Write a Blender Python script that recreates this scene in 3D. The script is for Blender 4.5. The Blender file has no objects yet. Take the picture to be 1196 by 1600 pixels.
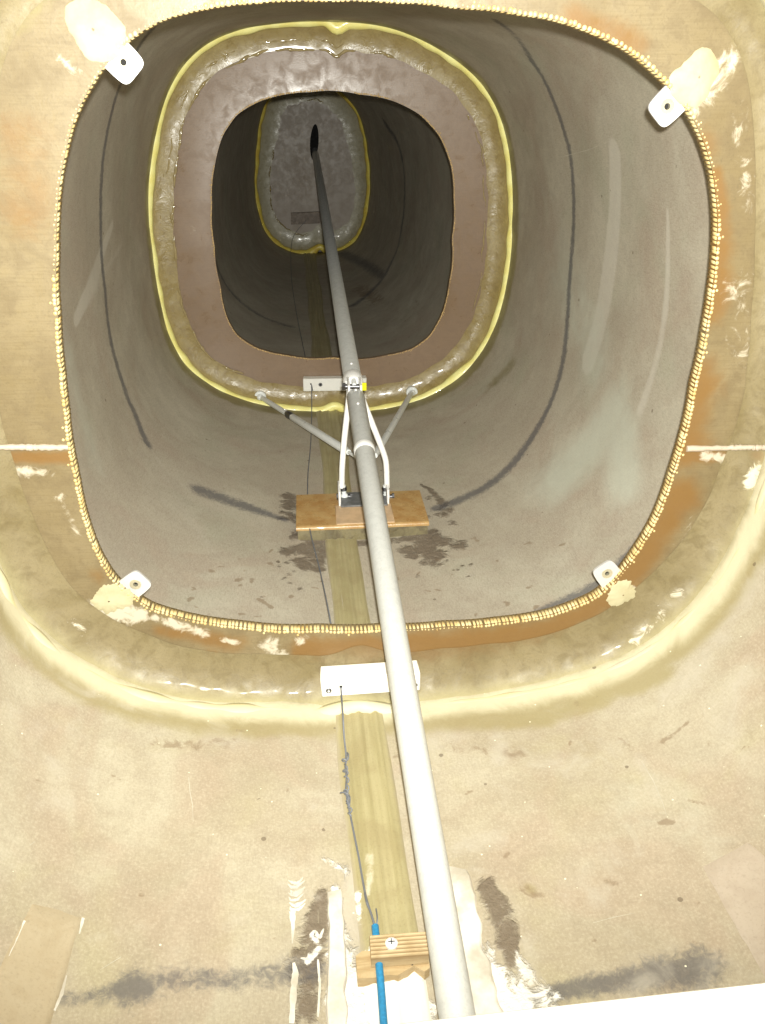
import bpy, math, random
import numpy as np
from mathutils import Vector, Matrix, noise as mnoise
from mathutils.bvhtree import BVHTree
random.seed(7); rng = np.random.default_rng(7)
sc = bpy.context.scene
COL = sc.collection

# ------------------------------------------------------------------ camera
W, H, F = 1196.0, 1600.0, 1280.0
TH, PS = math.radians(27.0), math.atan(128/1280*math.cos(math.radians(27)))
CAM = np.array([0.0, 0.0, 0.6])
fw = np.array([math.sin(PS)*math.cos(TH), math.cos(PS)*math.cos(TH), -math.sin(TH)])
rt = np.array([math.cos(PS), -math.sin(PS), 0.0])
up = np.cross(rt, fw)
def ray(u, v):
    return fw + rt*((u-W/2)/F) + up*(-(v-H/2)/F)
def on_y(u, v, Y):
    d = ray(u, v); return CAM + d*(Y/d[1])
def on_z(u, v, z):
    d = ray(u, v); return CAM + d*((z-CAM[2])/d[2])
def depth(p): return float(np.dot(np.asarray(p)-CAM, fw))
cd = bpy.data.cameras.new('camera'); cam = bpy.data.objects.new('camera', cd); COL.objects.link(cam)
cd.sensor_fit = 'VERTICAL'; cd.sensor_height = 24; cd.lens = 24*F/H
cd.clip_start = 0.01; cd.clip_end = 50
M = Matrix.Identity(4)
for i in range(3):
    M[i][0] = rt[i]; M[i][1] = up[i]; M[i][2] = -fw[i]; M[i][3] = CAM[i]
cam.matrix_world = M
sc.camera = cam

# ------------------------------------------------------------------ object helpers
def link(name, me, mat=None, parent=None, smooth=True):
    o = bpy.data.objects.new(name, me); COL.objects.link(o)
    if mat: me.materials.append(mat)
    if smooth: me.polygons.foreach_set('use_smooth', [True]*len(me.polygons))
    if parent: o.parent = parent
    return o
def tag(o, label=None, cat=None, group=None, kind=None):
    for k, v in (('label', label), ('category', cat), ('group', group), ('kind', kind)):
        if v: o[k] = v
    return o
def empty(name, loc=(0, 0, 0)):
    o = bpy.data.objects.new(name, None); COL.objects.link(o); o.location = Vector(loc)
    o.empty_display_size = .02
    return o
class MB:
    def __init__(s): s.v = []; s.f = []
    def add(s, vs, fs):
        n = len(s.v); s.v += [tuple(map(float, p)) for p in vs]; s.f += [tuple(i+n for i in f) for f in fs]
    def box(s, c, ax, ay, az, bev=0):
        c, ax, ay, az = map(np.array, (c, ax, ay, az))
        if bev <= 0:
            vs = [c+ax*i+ay*j+az*k for k in (-1, 1) for j in (-1, 1) for i in (-1, 1)]
            s.add(vs, [(0,2,3,1),(4,5,7,6),(0,1,5,4),(2,6,7,3),(0,4,6,2),(1,3,7,5)]); return
        la, lb, lc = [np.linalg.norm(a) for a in (ax, ay, az)]
        ua, ub, uc = ax/la, ay/lb, az/lc
        idx = {}; vs = []
        for i in (-1, 1):
            for j in (-1, 1):
                for k in (-1, 1):
                    for w in range(3):
                        e = [bev, bev, bev]; e[w] = 0
                        idx[i, j, k, w] = len(vs)
                        vs.append(c+ua*i*(la-e[0])+ub*j*(lb-e[1])+uc*k*(lc-e[2]))
        fs = []
        def q(*t): fs.append(t)
        for i in (-1, 1):
            q(idx[i,-1,-1,0], idx[i,1,-1,0], idx[i,1,1,0], idx[i,-1,1,0])
            q(idx[-1,i,-1,1], idx[1,i,-1,1], idx[1,i,1,1], idx[-1,i,1,1])
            q(idx[-1,-1,i,2], idx[1,-1,i,2], idx[1,1,i,2], idx[-1,1,i,2])
            for j in (-1, 1):
                q(idx[-1,i,j,1], idx[1,i,j,1], idx[1,i,j,2], idx[-1,i,j,2])
                q(idx[i,-1,j,0], idx[i,1,j,0], idx[i,1,j,2], idx[i,-1,j,2])
                q(idx[i,j,-1,0], idx[i,j,1,0], idx[i,j,1,1], idx[i,j,-1,1])
                for k in (-1, 1): q(idx[i,j,k,0], idx[i,j,k,1], idx[i,j,k,2])
        s.add(vs, fs)
    def tube(s, pts, r, n=20, caps=True, closed=False):
        pts = [np.array(p, float) for p in pts]; m = len(pts)
        rs = r if hasattr(r, '__len__') else [r]*m
        vs = []; prev = None
        for i, p in enumerate(pts):
            a = pts[(i-1) % m] if (i or closed) else p
            b = pts[(i+1) % m] if (i < m-1 or closed) else p
            t = b-a; t = t/np.linalg.norm(t)
            if prev is None:
                prev = np.cross(t, [0.31, .2, .93]); 
            prev = prev-t*np.dot(prev, t); prev /= np.linalg.norm(prev)
            w = np.cross(t, prev)
            vs += [p+rs[i]*(math.cos(q)*prev+math.sin(q)*w) for q in np.linspace(0, 2*math.pi, n, endpoint=False)]
        fs = []
        for i in range(m if closed else m-1):
            for k in range(n):
                a, b = i*n+k, i*n+(k+1) % n; c, d = ((i+1) % m)*n+(k+1) % n, ((i+1) % m)*n+k
                fs.append((a, b, c, d))
        if caps and not closed:
            fs.append(tuple(range(n))[::-1]); fs.append(tuple(range((m-1)*n, m*n)))
        s.add(vs, fs)
    def cyl(s, a, b, r, n=24, bev=0):
        a, b = np.array(a, float), np.array(b, float)
        if bev:
            t = (b-a)/np.linalg.norm(b-a)
            s.tube([a, a+t*bev, b-t*bev, b], [r-bev, r, r, r-bev], n)
        else: s.tube([a, b], r, n)
    def ball(s, c, r, n=8, m=5, squash=(1, 1, 1)):
        c = np.array(c); vs = [c+np.array([0, 0, r*squash[2]])]
        for i in range(1, m):
            ph = math.pi*i/m
            for k in range(n):
                q = 2*math.pi*k/n
                vs.append(c+r*np.array([math.sin(ph)*math.cos(q)*squash[0], math.sin(ph)*math.sin(q)*squash[1], math.cos(ph)*squash[2]]))
        vs.append(c-np.array([0, 0, r*squash[2]]))
        fs = [(0, 1+k, 1+(k+1) % n) for k in range(n)]
        for i in range(m-2):
            for k in range(n): fs.append((1+i*n+k, 1+(i+1)*n+k, 1+(i+1)*n+(k+1) % n, 1+i*n+(k+1) % n))
        L = len(vs)-1
        fs += [(L, 1+(m-2)*n+(k+1) % n, 1+(m-2)*n+k) for k in range(n)]
        s.add(vs, fs)
    def build(s, name, mat, parent=None, smooth=True, auto=True):
        me = bpy.data.meshes.new(name); me.from_pydata(s.v, [], s.f)
        o = link(name, me, mat, parent, smooth)
        fixn(me)
        if smooth and auto: me.set_sharp_from_angle(angle=math.radians(38))
        return o
def fixn(me):
    import bmesh
    bm = bmesh.new(); bm.from_mesh(me); bmesh.ops.recalc_face_normals(bm, faces=bm.faces); bm.to_mesh(me); bm.free()
def grid_mesh(name, P, closed_u=True, flip=False):
    R, N = P.shape[:2]
    me = bpy.data.meshes.new(name)
    K = N if closed_u else N-1
    i = np.arange(R-1)[:, None]*N; k = np.arange(K)[None, :]; k2 = (k+1) % N
    Q = np.stack([i+k, i+k2, i+N+k2, i+N+k], -1).reshape(-1, 4)
    if flip: Q = Q[:, ::-1]
    me.vertices.add(R*N); me.vertices.foreach_set('co', P.reshape(-1).astype(np.float32))
    me.loops.add(Q.size); me.loops.foreach_set('vertex_index', np.ascontiguousarray(Q).reshape(-1).astype(np.int32))
    me.polygons.add(len(Q)); me.polygons.foreach_set('loop_start', np.arange(0, Q.size, 4, dtype=np.int32))
    me.update(calc_edges=True); me.validate()
    return me
def attr(me, name, vals):
    a = me.attributes.new(name, 'FLOAT', 'POINT'); a.data.foreach_set('value', np.asarray(vals, np.float32).reshape(-1))
def sstep(a, b, x):
    t = np.clip((x-a)/(b-a), 0, 1); return t*t*(3-2*t)
def seg_mask(V, pts, rads, soft=.95):
    """1 on the polyline, .5 at its radius, 0 beyond; V (n,3)"""
    out = np.zeros(len(V)); rm = max(rads)*2.2
    lo = np.min(pts, 0)-rm; hi = np.max(pts, 0)+rm
    idx = np.where(np.all((V > lo) & (V < hi), 1))[0]
    if not len(idx): return out
    X = V[idx]; best = np.zeros(len(idx))
    if len(pts) == 1: pts = [pts[0], pts[0]+1e-5]; rads = [rads[0]]*2
    for a, b, ra, rb in zip(pts[:-1], pts[1:], rads[:-1], rads[1:]):
        d = b-a; t = np.clip(((X-a)@d)/max(d@d, 1e-12), 0, 1)
        dist = np.linalg.norm(X-(a+t[:, None]*d), axis=1); r = ra+(rb-ra)*t
        best = np.maximum(best, 1-sstep(1-soft, 1+soft, dist/r))
    out[idx] = best; return out

# ------------------------------------------------------------------ materials
def new_mat(name):
    m = bpy.data.materials.new(name); m.use_nodes = True
    nt = m.node_tree; nt.nodes.clear()
    out = nt.nodes.new('ShaderNodeOutputMaterial'); b = nt.nodes.new('ShaderNodeBsdfPrincipled')
    nt.links.new(b.outputs[0], out.inputs[0])
    return m, nt, b
class NB:
    def __init__(s, nt):
        s.nt = nt; s.tc = nt.nodes.new('ShaderNodeTexCoord').outputs['Object']
    def n(s, t, **k):
        x = s.nt.nodes.new(t)
        for a, b in k.items(): setattr(x, a, b)
        return x
    def lk(s, a, b): s.nt.links.new(a, b)
    def val(s, sock, v):
        if isinstance(v, (int, float, tuple, list)): sock.default_value = v
        else: s.lk(v, sock)
    def noise(s, scale, detail=4, rough=.55, dist=0, vec=None, stretch=None):
        x = s.n('ShaderNodeTexNoise'); x.inputs['Scale'].default_value = scale; x.inputs['Detail'].default_value = detail
        x.inputs['Roughness'].default_value = rough; x.inputs['Distortion'].default_value = dist
        src = vec or s.tc
        if stretch:
            mp = s.n('ShaderNodeMapping'); mp.inputs['Scale'].default_value = stretch; s.lk(src, mp.inputs[0]); src = mp.outputs[0]
        s.lk(src, x.inputs['Vector']); return x.outputs[0]
    def math(s, op, a, b=0.0, c=None):
        x = s.n('ShaderNodeMath', operation=op); s.val(x.inputs[0], a); s.val(x.inputs[1], b)
        if c is not None: s.val(x.inputs[2], c)
        return x.outputs[0]
    def ramp(s, f, a, b, lo=0.0, hi=1.0):
        x = s.n('ShaderNodeMapRange', interpolation_type='SMOOTHSTEP'); s.val(x.inputs[0], f)
        for i, q in ((1, a), (2, b), (3, lo), (4, hi)): x.inputs[i].default_value = q
        return x.outputs[0]
    def mix(s, f, a, b, mode='MIX'):
        x = s.n('ShaderNodeMix', data_type='RGBA', blend_type=mode)
        s.val(x.inputs[0], f)
        for i, q in ((6, a), (7, b)):
            if isinstance(q, tuple): x.inputs[i].default_value = (*q, 1) if len(q) == 3 else q
            else: s.lk(q, x.inputs[i])
        return x.outputs[2]
    def attr(s, name):
        x = s.n('ShaderNodeAttribute'); x.attribute_name = name; return x.outputs['Fac']
    def bump(s, h, strength, dist=.001, normal=None):
        x = s.n('ShaderNodeBump'); x.inputs['Strength'].default_value = strength; x.inputs['Distance'].default_value = dist
        s.lk(h, x.inputs['Height'])
        if normal: s.lk(normal, x.inputs['Normal'])
        return x.outputs[0]
    def masked(s, col, name, color, nscale, amp=.8, lo=.42, hi=.58, opacity=1.0, dist=.6):
        a = s.attr(name); key = min((24, 60, 130), key=lambda q: abs(math.log(q/nscale)))
        if not hasattr(s, 'cache'): s.cache = {}
        if key not in s.cache: s.cache[key] = s.noise(key, 5, .7, .8)
        nz = s.cache[key]
        f = s.math('ADD', a, s.math('MULTIPLY', s.math('SUBTRACT', nz, .5), amp))
        f = s.math('MULTIPLY', s.ramp(f, lo, hi), s.ramp(a, .02, .12))
        f = s.math('MULTIPLY', f, opacity)
        return s.mix(f, col, color), f

def mat_simple(name, col, rough=.5, metal=0, var=.12, nscale=60, bump=.1, bscale=300, coat=0, spec=.5, col2=None):
    m, nt, b = new_mat(name); B = NB(nt)
    nz = B.noise(nscale, 5, .6)
    c2 = col2 or tuple(x*(1-var*2) for x in col)
    c = B.mix(B.ramp(nz, .3, .7), c2, tuple(min(1, x*(1+var*.3)) for x in col))
    B.lk(c, b.inputs['Base Color']); b.inputs['Metallic'].default_value = metal
    B.lk(B.ramp(B.noise(nscale*1.7, 4), .3, .7, max(.03, rough-.1), min(1, rough+.1)), b.inputs['Roughness'])
    b.inputs['Coat Weight'].default_value = coat; b.inputs['Specular IOR Level'].default_value = spec
    if bump: B.lk(B.bump(B.noise(bscale, 3), bump, .0006), b.inputs['Normal'])
    return m

def mat_shell():
    m, nt, b = new_mat('shell_laminate'); B = NB(nt)
    big = B.noise(4.5, 4, .62, .8); mid = B.noise(26, 5, .65, .4); fine = B.noise(430, 2, .65)
    warm = B.attr('near')
    base = B.mix(warm, (.395, .350, .275), (.375, .325, .235))
    pale = B.mix(warm, (.465, .43, .345), (.44, .40, .305))
    c = B.mix(B.ramp(big, .36, .66), base, pale)
    c = B.mix(B.math('MULTIPLY', B.ramp(B.noise(6.7, 3, .6, 1.2), .48, .68), .7), c, B.mix(warm, (.385, .32, .25), (.375, .302, .222)))
    c = B.mix(B.math('MULTIPLY', B.ramp(B.noise(9, 3, .55, .4), .5, .7), .55), c, B.mix(warm, (.39, .38, .29), (.385, .345, .215)))
    c = B.mix(B.math('MULTIPLY', B.ramp(mid, .40, .62), .28), c, B.mix(warm, (.34, .29, .23), (.285, .235, .165)))
    # woven cloth grain
    w = B.noise(1, 1, .5, 0, None, (900, 130, 900)); c = B.mix(B.math('MULTIPLY', B.ramp(w, .45, .7), B.math('MULTIPLY_ADD', warm, -.10, .19)), c, (.14, .11, .08))
    c = B.mix(B.math('MULTIPLY', B.ramp(fine, .48, .72), .15), c, (.14, .11, .08))
    c = B.mix(B.math('MULTIPLY', B.ramp(fine, .50, .30), .16), c, (.66, .60, .48))
    c, _ = B.masked(c, 'overlap', (.60, .57, .50), 60, .2, .4, .6, .45)
    c, _ = B.masked(c, 'tint', (.52, .55, .465), 24, .9, .1, 1.0, .6)
    c, fr = B.masked(c, 'resin', B.mix(warm, (.165, .140, .045), (.30, .255, .125)), 22, 1.0, .2, .8, .75)
    c, _ = B.masked(c, 'rim', (.62, .58, .42), 24, 1.1, .05, 1.05, .9)
    c, fb = B.masked(c, 'brown', (.20, .14, .085), 70, 2.2, .35, .75, .62)
    c, fw_ = B.masked(c, 'wet', (.13, .10, .073), 70, 1.9, .22, .74, .80)
    c, _ = B.masked(c, 'marker', (.085, .085, .095), 120, 1.5, .20, .90, .74)
    c, fwh = B.masked(c, 'white', (.80, .78, .72), 50, 2.6, .30, .75, .93, 1.2)
    c, _ = B.masked(c, 'chalk_pale', (.47, .435, .365), 26, 2.0, .15, 1.0, .55, 1.0)
    # crumbs of dust
    vo = B.n('ShaderNodeTexVoronoi'); vo.inputs['Scale'].default_value = 75; B.lk(B.tc, vo.inputs['Vector'])
    sp = B.math('MULTIPLY', B.math('LESS_THAN', vo.outputs['Distance'], .062), B.math('GREATER_THAN', B.noise(37, 1), .56))
    c = B.mix(B.math('MULTIPLY', sp, B.math('MULTIPLY_ADD', warm, .8, .15)), c, (.85, .80, .62))
    vo2 = B.n('ShaderNodeTexVoronoi'); vo2.inputs['Scale'].default_value = 43; B.lk(B.tc, vo2.inputs['Vector'])
    sp2 = B.math('MULTIPLY', B.math('LESS_THAN', vo2.outputs['Distance'], .10), B.math('GREATER_THAN', B.noise(23, 1), .63))
    c = B.mix(B.math('MULTIPLY', sp2, .6), c, (.10, .07, .045))
    B.lk(c, b.inputs['Base Color'])
    r = B.ramp(mid, .3, .7, .52, .72)
    r = B.math('SUBTRACT', r, B.math('MULTIPLY', B.math('MAXIMUM', fw_, fr), .3))
    B.lk(r, b.inputs['Roughness']); b.inputs['Specular IOR Level'].default_value = .35
    n1 = B.bump(fine, .14, .0008); n2 = B.bump(mid, .16, .003, n1)
    lump = B.math('MULTIPLY', B.noise(120, 4, .6), B.math('MAXIMUM', fw_, fwh))
    B.lk(B.bump(lump, .8, .004, n2), b.inputs['Normal'])
    return m

def mat_panel(name, base, pale, dark, grain=.25, rough=.5, bmp=.13):
    m, nt, b = new_mat(name); B = NB(nt)
    big = B.noise(7, 5, .6, .6); mid = B.noise(45, 6, .62, .5); fine = B.noise(480, 3, .6)
    c = B.mix(B.ramp(big, .35, .66), base, pale)
    c = B.mix(B.math('MULTIPLY', B.ramp(mid, .42, .66), .5), c, dark)
    st = B.noise(1, 3, .5, 0, None, (30, 30, 600)); c = B.mix(B.math('MULTIPLY', B.ramp(st, .45, .65), grain), c, dark)
    c = B.mix(B.math('MULTIPLY', B.ramp(fine, .5, .75), .25), c, tuple(x*.55 for x in dark))
    c, _ = B.masked(c, 'brown', (.165, .086, .022), 24, 1.3, .0, .95, .88)
    c, _ = B.masked(c, 'resin', (.20, .172, .065), 40, .9, .25, .8, .6)
    c, f = B.masked(c, 'chalk_pale', (.50, .455, .36), 45, 2.6, .30, .90, .80, 1.2)
    B.lk(c, b.inputs['Base Color'])
    B.lk(B.math('ADD', B.ramp(mid, .3, .7, rough-.12, rough+.1), B.math('MULTIPLY', f, .2)), b.inputs['Roughness'])
    B.lk(B.bump(mid, bmp, .0022, B.bump(fine, .15, .0006)), b.inputs['Normal'])
    b.inputs['Specular IOR Level'].default_value = .5
    return m

def mat_tape(name, base, pale, dark, gloss=.25, wr=1.0, EDGE=(.62, .50, .16)):
    m, nt, b = new_mat(name); B = NB(nt)
    big = B.noise(11, 5, .6, .8); mid = B.noise(60, 6, .65, .8); fine = B.noise(500, 2, .6)
    c = B.mix(B.ramp(big, .35, .66), base, pale)
    c = B.mix(B.math('MULTIPLY', B.ramp(mid, .45, .65), .55), c, dark)
    c = B.mix(B.math('MULTIPLY', B.ramp(fine, .5, .75), .22), c, tuple(x*.5 for x in dark))
    c, _ = B.masked(c, 'brown', (.142, .076, .024), 24, 1.4, .0, 1.05, .75)
    c, f = B.masked(c, 'chalk_pale', (.70, .65, .52), 45, 2.4, .40, .80, .75, 1.2)
    c, _ = B.masked(c, 'edge', EDGE, 30, .5, .1, .95, .85)
    B.lk(c, b.inputs['Base Color'])
    B.lk(B.ramp(B.noise(35, 5, .6, .5), .3, .7, gloss, gloss+.35), b.inputs['Roughness'])
    wk = B.noise(1, 5, .65, 1.5, None, (60, 60, 60))
    B.lk(B.bump(wk, .32*wr, .005, B.bump(fine, .25, .0007)), b.inputs['Normal'])
    b.inputs['Coat Weight'].default_value = .4*wr; b.inputs['Coat Roughness'].default_value = .10
    return m

def mat_keel():
    m, nt, b = new_mat('keel_tape'); B = NB(nt)
    st = B.noise(1, 4, .6, .3, None, (140, 5, 140)); fine = B.noise(480, 3, .6); mid = B.noise(22, 5, .6, .4)
    c = B.mix(B.ramp(st, .35, .65), (.32, .28, .145), (.385, .34, .19))
    c = B.mix(B.math('MULTIPLY', B.ramp(mid, .42, .64), .55), c, (.29, .24, .125))
    c = B.mix(B.math('MULTIPLY', B.ramp(fine, .5, .72), .2), c, (.14, .11, .05))
    e = B.math('ADD', B.attr('edge'), B.math('MULTIPLY', B.math('SUBTRACT', B.noise(60, 4), .5), .9))
    c = B.mix(B.math('MULTIPLY', B.ramp(e, .3, 1.0), .85), c, (.36, .315, .225))
    c, _ = B.masked(c, 'chalk_pale', (.62, .58, .46), 40, 1.0, .38, .7, .75, 1.0)
    c, _ = B.masked(c, 'white', (.80, .78, .72), 55, 1.05, .43, .56, .96, 1.2)
    B.lk(c, b.inputs['Base Color']); b.inputs['Roughness'].default_value = .5
    B.lk(B.bump(st, .22, .002, B.bump(fine, .25, .0008)), b.inputs['Normal'])
    return m

def mat_metal(name, col, rough=.35, spots=.3, metal=1.0):
    m, nt, b = new_mat(name); B = NB(nt)
    nz = B.noise(90, 6, .65); sc_ = B.noise(1, 3, .5, 0, None, (700, 60, 700)); fine = B.noise(600, 2, .6)
    c = B.mix(B.math('MULTIPLY', B.ramp(nz, .42, .68), spots), col, tuple(x*.55 for x in col))
    c = B.mix(B.math('MULTIPLY', B.ramp(fine, .5, .7), spots*.8), c, tuple(x*.5 for x in col))
    B.lk(c, b.inputs['Base Color']); b.inputs['Metallic'].default_value = metal
    B.lk(B.ramp(nz, .3, .7, rough-.08, rough+.15), b.inputs['Roughness'])
    B.lk(B.bump(fine, .12, .0005, B.bump(sc_, .08, .0005)), b.inputs['Normal'])
    return m

def mat_wood():
    m, nt, b = new_mat('pale_plywood'); B = NB(nt)
    g = B.noise(1, 5, .6, .6, None, (25, 220, 220)); fine = B.noise(400, 3)
    c = B.mix(B.ramp(g, .35, .65), (.36, .255, .125), (.47, .36, .20))
    c = B.mix(B.math('MULTIPLY', B.ramp(fine, .5, .75), .25), c, (.35, .2, .09))
    B.lk(c, b.inputs['Base Color']); b.inputs['Roughness'].default_value = .65
    B.lk(B.bump(g, .3, .001), b.inputs['Normal']); return m

def mat_ply():
    m, nt, b = new_mat('plywood_edge'); B = NB(nt)
    g = B.noise(1, 4, .6, .4, None, (60, 60, 300))
    c = B.mix(B.ramp(g, .35, .65), (.40, .29, .15), (.50, .385, .22))
    c = B.mix(B.ramp(B.attr('ply_shade'), .30, .95), c, (.20, .12, .045))  # ply lines and groove shade, both put into the wood colour
    B.lk(c, b.inputs['Base Color']); b.inputs['Roughness'].default_value = .7; return m
MAT = dict(
    shell=mat_shell(), keel=mat_keel(), wood=mat_wood(),
    panelA=mat_panel('near_panel', (.158, .120, .060), (.198, .156, .086), (.115, .082, .037)),
    tapeA=mat_tape('near_tape', (.160, .126, .059), (.200, .162, .086), (.118, .088, .037), .45, .3, (.46, .42, .24)),
    panelB=mat_panel('mauve_panel', (.205, .138, .084), (.228, .158, .102), (.175, .112, .065), .25, .38, .03),
    tapeB=mat_tape('olive_tape', (.265, .200, .078), (.31, .245, .112), (.20, .142, .052), .17, .6),
    panelC=mat_panel('far_panel', (.40, .345, .29), (.43, .38, .32), (.36, .305, .25), .2, .5, .05),
    tapeC=mat_tape('far_tape', (.40, .37, .26), (.47, .44, .32), (.31, .27, .17), .2, .5),
    bead=mat_simple('yellow_resin', (.93, .89, .38), .38, 0, .15, 35, .4, 160, .2, .5, (.86, .77, .24)),
    beadC=mat_simple('dim_yellow_resin', (.88, .76, .16), .38, 0, .15, 35, .3, 160, .1, .5, (.80, .58, .09)),  # yellow resin with the dimness of the far bay put into its colour
    glint=mat_simple('glint_gloss', (.33, .255, .12), .09, 0, .1, 60, .0, 160, 1.0, .8),
    beadA=mat_simple('pale_resin', (.56, .52, .30), .6, 0, .08, 18, .2, 120, 0, .35, (.54, .51, .39)),
    core=mat_simple('honeycomb_resin', (.60, .50, .27), .42, 0, .12, 70, .2, 300, .0, .4, (.46, .32, .12)),
    coreB=mat_simple('honeycomb_resin_dull', (.58, .40, .17), .5, 0, .12, 70, .2, 300),
    filler=mat_simple('cream_filler', (.42, .385, .25), .65, 0, .06, 40, .3, 140, 0, .3, (.35, .31, .185)),
    alu=mat_metal('dull_aluminium', (.57, .585, .572), .44, .22, .15),
    alu2=mat_metal('bright_aluminium', (.84, .84, .83), .42, .12, .2),
    tab=mat_metal('tab_aluminium', (.58, .575, .57), .45, .2, .35),
    steel=mat_simple('zinc_steel', (.74, .765, .755), .36, 0, .02, 40, 0, 100, 0, .8),
    dsteel=mat_metal('dark_steel', (.17, .17, .18), .4, .3),
    plate=mat_simple('grey_plate', (.20, .205, .21), .5, .3, .2, 80, .3, 300),
    nylon=mat_simple('white_nylon', (.80, .79, .74), .45, 0, .03, 30, .1, 200),
    whitep=mat_simple('white_enamel', (.94, .94, .92), .28, 0, .03, 40, .1, 200),
    board=mat_simple('white_board', (.88, .88, .86), .5, 0, .02, 20, .1, 150),
    block=mat_simple('orange_laminate', (.43, .29, .125), .32, 0, .12, 45, .5, 250, .2, .5, (.36, .20, .07)),
    blockpale=mat_simple('pale_bond', (.60, .42, .25), .5, 0, .1, 60, .4, 200),
    skirt=mat_tape('dark_glass_skirt', (.13, .11, .06), (.20, .17, .09), (.08, .06, .035), .2, .8),
    blue=mat_simple('blue_plastic', (.022, .235, .47), .5, 0, .12, 400, .8, 900),
    wire=mat_metal('steel_wire', (.17, .18, .20), .6, .3, .2),
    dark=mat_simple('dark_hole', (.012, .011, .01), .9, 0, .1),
    yellow=mat_simple('yellow_paint', (.75, .68, .02), .4, 0, .03),
    patch=mat_panel('tan_cloth_patch', (.395, .325, .215), (.43, .365, .255), (.35, .28, .175), .1, .6),
    patch2=mat_panel('pale_cloth_patch', (.41, .345, .27), (.45, .385, .31), (.37, .305, .235), .1, .6),
    white=mat_simple('white_paint', (.74, .72, .66), .6, 0, .06, 30, .6, 90, 0, .4, (.46, .42, .34)),
    brownb=mat_simple('brown_block', (.29, .235, .19), .6, 0, .2),
)

# ------------------------------------------------------------------ outlines traced on real section planes
HOLE_A = [(511,2),(615,4),(718,13),(820,24),(863,30),(930,53),(983,80),(1043,132),(1074,170),(1097,214),(1114,268),(1121,334),(1119,401),(1112,461),(1104,510),(1085,600),(1068,684),(1051,738),(1022,817),(997,859),(964,905),(930,934),(863,960),(780,973),(696,979),(600,983),(500,984),(376,979),(293,967),(234,950),(180,909),(155,868),(134,809),(121,746),(111,696),(105,642),(99,585),(92,500),(89,401),(90,334),(94,284),(104,234),(117,184),(137,144),(164,102),(200,64),(252,31),(304,17),(407,4)]
OUT_A = [(553,1106),(420,1103),(293,1096),(209,1079),(125,1041),(63,995),(25,947),(0,888),(-25,820),(-45,750),(-68,620),(-78,480),(-85,320),(-80,170),(-65,40),(-5,-60),(100,-110),(250,-125),(400,-150),(550,-155),(700,-150),(880,-125),(1000,-95),(1150,-60),(1220,10),(1245,110),(1250,220),(1250,350),(1242,480),(1228,600),(1215,690),(1193,759),(1177,809),(1147,868),(1114,918),(1064,968),(1005,1018),(947,1047),(863,1072),(780,1085),(696,1094)]
HOLE_B = [(485,144),(563,148),(615,158),(656,179),(687,213),(705,259),(709,311),(706,373),(702,441),(692,487),(672,524),(646,544),(604,555),(521,558),(449,555),(402,544),(371,524),(356,498),(345,446),(336,384),(332,321),(336,259),(348,213),(371,179),(407,158),(444,148)]
OUT_B = [(527,37),(553,38),(604,44),(656,62),(708,93),(744,124),(775,171),(791,223),(798,285),(797,353),(791,425),(781,477),(765,524),(739,565),(703,596),(667,617),(604,635),(563,640),(524,641),(485,639),(423,632),(371,619),(330,600),(293,570),(267,524),(252,467),(241,394),(235,321),(239,259),(247,207),(262,150),(288,104),(330,67),(381,46),(433,38),(485,35)]
OUT_C = [(401,259),(404,222),(409,185),(417,159),(430,140),(455,129),(490,126),(520,133),(542,154),(557,172),(568,204),(573,240),(576,277),(575,314),(568,351),(555,376),(536,389),(509,394),(488,395),(457,393),(431,380),(415,360),(406,332),(400,296)]
SLOT_C = [(491.5+6.5*math.cos(t)+1.5*math.sin(t), 222-28*math.sin(t)) for t in np.linspace(0, 2*math.pi, 40, endpoint=False)]

Yf = lambda u, v: float(on_z(u, v, 0.0)[1])
YA, YB, YC = Yf(553, 1106), Yf(524, 641), Yf(488, 395)
DA, DB, DC = .030, .032, .034          # cove depth: panel plane lies behind the fillet line
PA, PB, PC = YA+DA, YB+DB, YC+DC

def resample(px, Y, centre, angles, smooth=4):
    P = np.array([on_y(u, v, Y) for u, v in px])[:, [0, 2]]-centre
    a = np.arctan2(P[:, 1], P[:, 0]); r = np.hypot(P[:, 0], P[:, 1]); o = np.argsort(a); a, r = a[o], r[o]
    a3 = np.concatenate([a-2*math.pi, a, a+2*math.pi]); r3 = np.concatenate([r, r, r])
    aa = np.linspace(-math.pi, math.pi, 1441)[:-1]; rr = np.interp(aa, a3, r3)
    k = np.exp(-np.linspace(-2, 2, 4*smooth*2+1)**2); k /= k.sum()
    n = len(k)//2; rr = np.convolve(np.concatenate([rr[-n:], rr, rr[:n]]), k, 'valid')
    r_ = np.interp(angles, np.concatenate([aa, [math.pi]]), np.concatenate([rr, rr[:1]]))
    return np.stack([centre[0]+r_*np.cos(angles), np.full(len(angles), Y), centre[1]+r_*np.sin(angles)], -1)

def cen(px, Y):
    P = np.array([on_y(u, v, Y) for u, v in px]); return np.array([(P[:, 0].min()+P[:, 0].max())/2, (P[:, 2].min()+P[:, 2].max())/2])
cA, cB, cC = cen(OUT_A, YA), cen(OUT_B, YB), cen(OUT_C, YC)

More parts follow.
